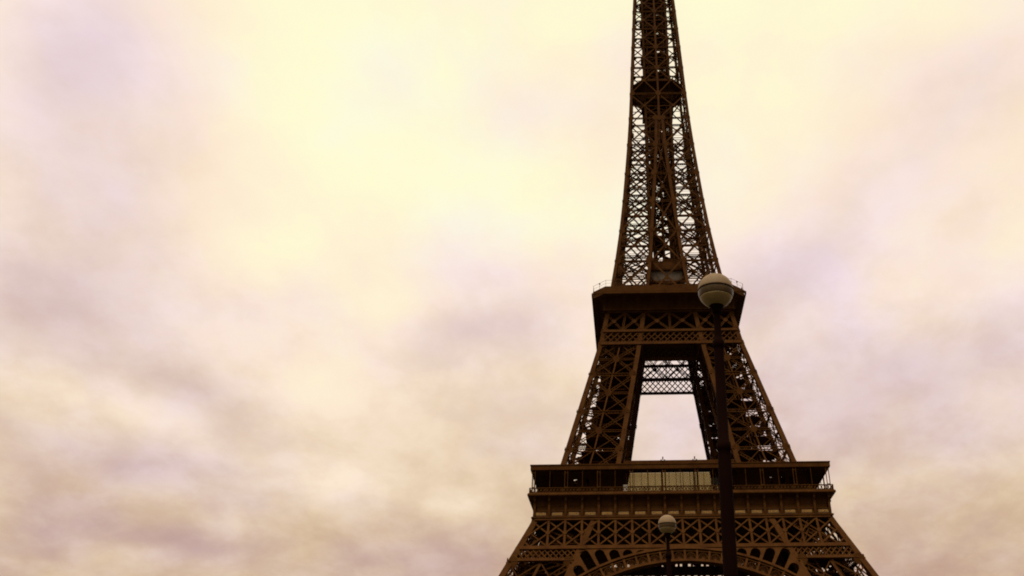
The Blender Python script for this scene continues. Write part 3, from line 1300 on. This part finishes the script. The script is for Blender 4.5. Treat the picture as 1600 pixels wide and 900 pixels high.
# ---- shaft above the second platform: four pillars that merge
zj = [116.2, 128.6, 139.5, 150.7, 161.4, 173.2, 184.4]
def pillar_bracing(zs, gw, gt):
    mb = MB()
    for z0, z1 in zip(zs[:-1], zs[1:]):
        P0, P1 = corner_pts(z0), corner_pts(z1)
        for f in range(4):
            n = FACE_N[f]
            a0, b0 = P0[f], P0[(f + 1) % 4]
            a1, b1 = P1[f], P1[(f + 1) % 4]
            am, bm_ = (a0 + a1) / 2, (b0 + b1) / 2
            mb.bar(a0, b1, n, gw * 0.76, gt, off=-0.3)
            mb.bar(b0, a1, n, gw * 0.76, gt, off=-0.5)
            c = (a0 + b0 + a1 + b1) / 4
            mb.plate(c - n * 0.2, n, (0, 0, 1), gw * 1.9, gw * 1.9, 0.07, 0.28)
            mb.girder(a0, b0, n, gw * 1.1, gt * 1.4, off=-0.4)
            mb.bar(am, bm_, n, gt * 1.8, gt, off=-0.4)
            for u in ((0.16, 0.34, 0.67) if f in (0, 3) else ()):
                mb.bar(a0.lerp(a1, u), b0.lerp(b1, u), n, gt * 0.55, gt * 0.6, off=-0.45)
            mb.bar(a0.lerp(a1, .75), b0.lerp(b1, .75), n, gt * 0.7, gt * 0.6, off=-0.45)
        for t_ in (0.0,):
            A, Bq, Cq, D = [u.lerp(v, t_) for u, v in zip(P0, P1)]
            mb.girder(A, Cq, (0, 0, 1), gw * 0.8, gt)
            mb.girder(Bq, D, (0, 0, 1), gw * 0.8, gt, off=-0.2)
    return mb


pil = pillar_bracing(zj, 0.62, 0.13).build('shaft_pillar', IRON, tower)
add_chords(pil, [115.8, 121.6, 128.6, 139.5, 150.7, 161.4, 173, 184.4], 0.95, zj[1:], 1.6)
quarter_copies(pil)

# webs between neighbouring pillars
mb = MB()
for z0, z1 in zip(zj[:-1], zj[1:]):
    p0_, q0 = gp(-ii(z0), z0), gp(ii(z0), z0)
    p1_, q1 = gp(-ii(z1), z1), gp(ii(z1), z1)
    gw = 0.55 if z0 < 150 else 0.3
    mb.bar(p0_, q1, FN, gw * .8, 0.13, off=-0.25)
    mb.bar(q0, p1_, FN, gw * .8, 0.13, off=-0.45)
    mb.girder(p0_, q0, FN, 0.7, 0.15, off=-0.3)
    mb.plate((p0_ + q0 + p1_ + q1) / 4 + Vector((0, .1, 0)), FN, (0, 0, 1), 1.2, 1.2, 0.07)
quarter_copies(mb.build('shaft_web', IRON, tower))

# single shaft above the merging point
zs2 = [184.4, 195.2, 206.9, 216.7, 225.8, 234.6, 243.0, 251.2, 259.2, 267.0, 274.5]
mb = MB()
for z0, z1 in zip(zs2[:-1], zs2[1:]):
    for sg in (-1, 1):
        a0, b0 = gp(0, z0), gp(sg * oo(z0), z0)
        a1, b1 = gp(0, z1), gp(sg * oo(z1), z1)
        mb.bar(a0, b1, FN, 0.40, 0.13, off=-0.25)
        mb.bar(b0, a1, FN, 0.40, 0.13, off=-0.45)
        mb.girder(a0, b0, FN, 0.65, 0.18, off=-0.35)
        am, bm_ = (a0 + a1) / 2, (b0 + b1) / 2
        mb.plate((am + bm_) / 2 + Vector((0, .1, 0)), FN, (0, 0, 1), 1.1, 1.1, 0.07)
        mb.bar(am, bm_, FN, 0.2, 0.14, off=-0.4)
shaft = mb.build('upper_shaft', IRON, tower)
wq = 0.9
mb = MB()
chord(mb, [Vector((-oo(z) + wq / 2, -oo(z) + wq / 2, z)) for z in zs2], wq)
for z in zs2:
    mb.plate(Vector((-oo(z) + .9, -oo(z) - .02, z)), FN, (0, 0, 1), 1.5, 1.7, 0.08)
    mb.plate(Vector((-oo(z) - .02, -oo(z) + .9, z)), (-1, 0, 0), (0, 0, 1), 1.5, 1.7, 0.08)
mb.build('corner_chord', IRON, shaft)
mb = MB()
for a, b in zip(zs2[:-1], zs2[1:]):
    mb.bar(Vector((0, -oo(a) + .3, a)), Vector((0, -oo(b) + .3, b)), FN, 0.62, 0.6)
for z in zs2:
    mb.plate(Vector((0, -oo(z) - .02, z)), FN, (0, 0, 1), 1.7, 2.0, 0.08)
mb.build('middle_chord', IRON, shaft)
quarter_copies(shaft)

# elevator core inside the shaft
mb = MB()
hc = 4.3
zc_ = 116.0
while zc_ < 268:
    z1 = zc_ + 4.4
    h_ = min(hc, oo(zc_) - 1.7)
    for sx, sy in ((-1, -1), (1, -1), (1, 1), (-1, 1)):
        mb.bar((sx * h_, sy * h_, zc_), (sx * h_, sy * h_, z1), FN, 0.7, 0.7)
    for k in range(4):
        Rz = Matrix.Rotation(k * math.pi / 2, 3, 'Z')
        n = Rz @ FN
        a0, b0 = Rz @ Vector((-h_, -h_, zc_)), Rz @ Vector((h_, -h_, zc_))
        up = Vector((0, 0, z1 - zc_))
        mb.girder(a0, b0, n, 0.7, 0.18)
        mb.bar(a0, b0 + up, n, 0.26, 0.2)
        mb.bar(b0, a0 + up, n, 0.26, 0.2, off=-0.25)
        mb.bar((a0 + b0) / 2, (a0 + b0) / 2 + up, n, 0.5, 0.4)
        if k == 0:
            lv = int(round((zc_ - 116) / 4.4))
            sg = 1 if lv % 2 else -1
            if lv % 3 == 0 or zc_ > 184:  # half floors added so their dark undersides black out the core
                mb.box(-h_ if sg < 0 else -0.6, 0.6 if sg < 0 else h_, -h_, h_, zc_ + 0.4, zc_ + 0.52)
            if zc_ > 184 and lv % 2:
                mb.box(-h_ - 1.0, h_ + 1.0, 0.3 * sg, (h_ + 1.0) * sg if sg > 0 else -h_ - 1.0, zc_ + 2.3, zc_ + 2.42) if sg > 0 else mb.box(-h_ - 1.0, h_ + 1.0, -h_ - 1.0, -0.3, zc_ + 2.3, zc_ + 2.42)
        # paired guide rails beside the columns
        mb.bar(a0 + Rz @ Vector((1.3, 0.5, 0)), a0 + Rz @ Vector((1.3, 0.5, 0)) + up, n, 0.35)
        mb.bar(b0 + Rz @ Vector((-1.3, 0.5, 0)), b0 + Rz @ Vector((-1.3, 0.5, 0)) + up, n, 0.35)
    zc_ = z1
core = mb.build('elevator_core', IRON, tower)
st = MB()
z = 116.0
fl = 0
while z < 266:
    sg = 1 if fl % 2 else -1
    p = Vector((-1.9 * sg, 2.6, z))
    q = Vector((1.9 * sg, 2.6, z + 2.2))
    st.bar(p, q, FN, 0.4, 1.4)
    st.bar(q, q + Vector((1.0 * sg, 0, 0)), FN, 0.25, 2.0)
    z += 2.2
    fl += 1
st.build('staircase', IRON, core)
mb = MB()
for sx in (-2.4, 2.4):
    mb.bar((sx, 0, 116), (sx, 0, 268), FN, 1.0, 1.6)
mb.build('guide_column', IRON, core)

# ---- intermediate platform half way up the shaft
mb = MB()
mb.loft([(8.6, 201.6, 3.4), (8.6, 202.1, 3.4), (0.5, 202.1, 0.1), (0.5, 201.6, 0.1)])
mb.loft([(5.6, 196.0, 1.8), (5.6, 196.3, 1.8), (0.5, 196.3, 0.1), (0.5, 196.0, 0.1)])
mb.loft([(5.3, 196.3, 1.7), (5.8, 201.6, 1.7), (5.5, 201.6, 1.7), (5.0, 196.3, 1.7)])
for k in range(4):
    Rz = Matrix.Rotation(k * math.pi / 2, 3, 'Z')
    for x in (-4, 0, 4):
        mb.bar(Rz @ Vector((x, -8.8, 201.5)), Rz @ Vector((x, -5.4, 196.2)), Rz @ Vector((1, 0, 0)), 0.4, 0.3)
mb.build('intermediate_platform', IRON, tower)

# ---- summit (above the picture)
mb = MB()
mb.loft([(6.0, 271.5, 0.5), (8.3, 275.0, 1.0), (8.3, 276.2, 1.0), (8.0, 276.2, 1.0), (0.5, 276.2, 0.1), (0.5, 271.5, 0.1)])
mb.loft([(7.0, 276.2, 1.0), (7.0, 279.4, 1.0), (7.6, 279.6, 1.0), (7.6, 280.0, 1.0), (0.5, 280.0, 0.1), (0.5, 276.2, 0.1)])
top = mb.build('summit_platform', IRON, tower)
mb = MB()
mb.lathe([(4.0, 280), (4.0, 284), (3.4, 286.5), (2.2, 288.5), (1.3, 290), (1.3, 295), (0.8, 296), (0.5, 300), (0.35, 312), (0.2, 324)], 16)
mb.build('campanile', IRON, top)

# ------------------------------------------------------------------ pale cabinet on the first gallery
cb = MB()
cb.box(-0.45, 0.45, -0.3, 0.3, 0.12, 1.05)
for sx in (-0.38, 0.38):
    for sy in (-0.22, 0.22):
        cb.box(sx - .05, sx + .05, sy - .05, sy + .05, 0.0, 0.12)
cb.box(-0.5, 0.5, -0.35, 0.35, 1.05, 1.15)
cb.box(-0.36, 0.36, -0.33, -0.3, 0.22, 0.98)
cabinet = cb.build('cabinet', CREAM)
cabinet.location = (-12.9, -33.6, 57.9)
cabinet.scale = (1.15, 1.0, 1.75)
tag(cabinet, 'small pale cabinet on the first platform gallery, just left of the lit glass hall', 'cabinet')


# ------------------------------------------------------------------ street lamps
def globe_lamp(loc, head_z, lean, label):
    root = bpy.data.objects.new('street_lamp', None)
    COL.objects.link(root)
    tag(root, label, 'street lamp', 'globe street lamps in front of the tower')
    H = head_z
    # post: foot, shaft with collars, neck
    mb = MB()
    mb.lathe([(0.20, 0.0), (0.20, 0.05), (0.15, 0.10), (0.125, 0.55), (0.14, 0.62), (0.14, 0.68), (0.100, 0.75),
              (0.090, 2.2), (0.084, H - 2.30), (0.082, H - 2.22), (0.092, H - 2.21), (0.092, H - 2.13), (0.072, H - 2.10), (0.066, H - 0.90),
              (0.070, H - 0.84), (0.082, H - 0.83), (0.082, H - 0.75), (0.062, H - 0.73), (0.054, H - 0.68), (0.047, H - 0.60),
              (0.047, H - 0.34), (0.055, H - 0.32)], 28)
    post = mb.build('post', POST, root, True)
    mb = MB()
    mb.box(-0.06, 0.06, -0.128, -0.09, 0.95, 1.35)
    mb.build('service_door', POST, post)
    # dark cup holding the globe
    mb = MB()
    mb.lathe([(0.050, H - 0.35), (0.060, H - 0.32), (0.082, H - 0.27), (0.100, H - 0.232), (0.100, H - 0.215), (0.05, H - 0.215)], 32)
    mb.build('globe_cup', POST, root, True)
    # lower half of the globe: opal bowl and smoked band
    R = 0.25

    def sph(a0, a1, n, r=R):
        return [(r * math.cos(math.radians(a0 + (a1 - a0) * i / n)), H + r * math.sin(math.radians(a0 + (a1 - a0) * i / n))) for i in range(n + 1)]
    mb = MB()
    mb.lathe(sph(-66, -24, 12, R * 0.995), 56)
    mb.build('opal_bowl', BOWL, root, True)
    mb = MB()
    mb.lathe(sph(-24, -0.5, 10), 56)
    mb.build('smoked_band', BAND, root, True)
    # seam ring and beige upper half
    mb = MB()
    mb.lathe([(0.247, H - 0.006), (0.254, H - 0.006), (0.256, H + 0.0), (0.254, H + 0.006), (0.247, H + 0.006)], 56)
    mb.build('seam_ring', POST, root, True)
    mb = MB()
    mb.lathe(sph(1.2, 89.0, 18, R * 1.008), 56)
    mb.build('globe_cap', CAP, root, True)
    root.location = loc
    root.rotation_euler = (0, lean, 0)
    return root


HZ = 7.41
lean = math.radians(1.3)
globe_lamp((-10.43 - HZ * math.sin(lean), -246.5, 0.0), HZ, lean,
           'nearer street lamp, its large beige globe overlapping the second platform of the tower')
globe_lamp((-10.69, -231.5, 0.0), 7.60, 0.0,
           'farther street lamp, its small globe low in front of the tower arch')
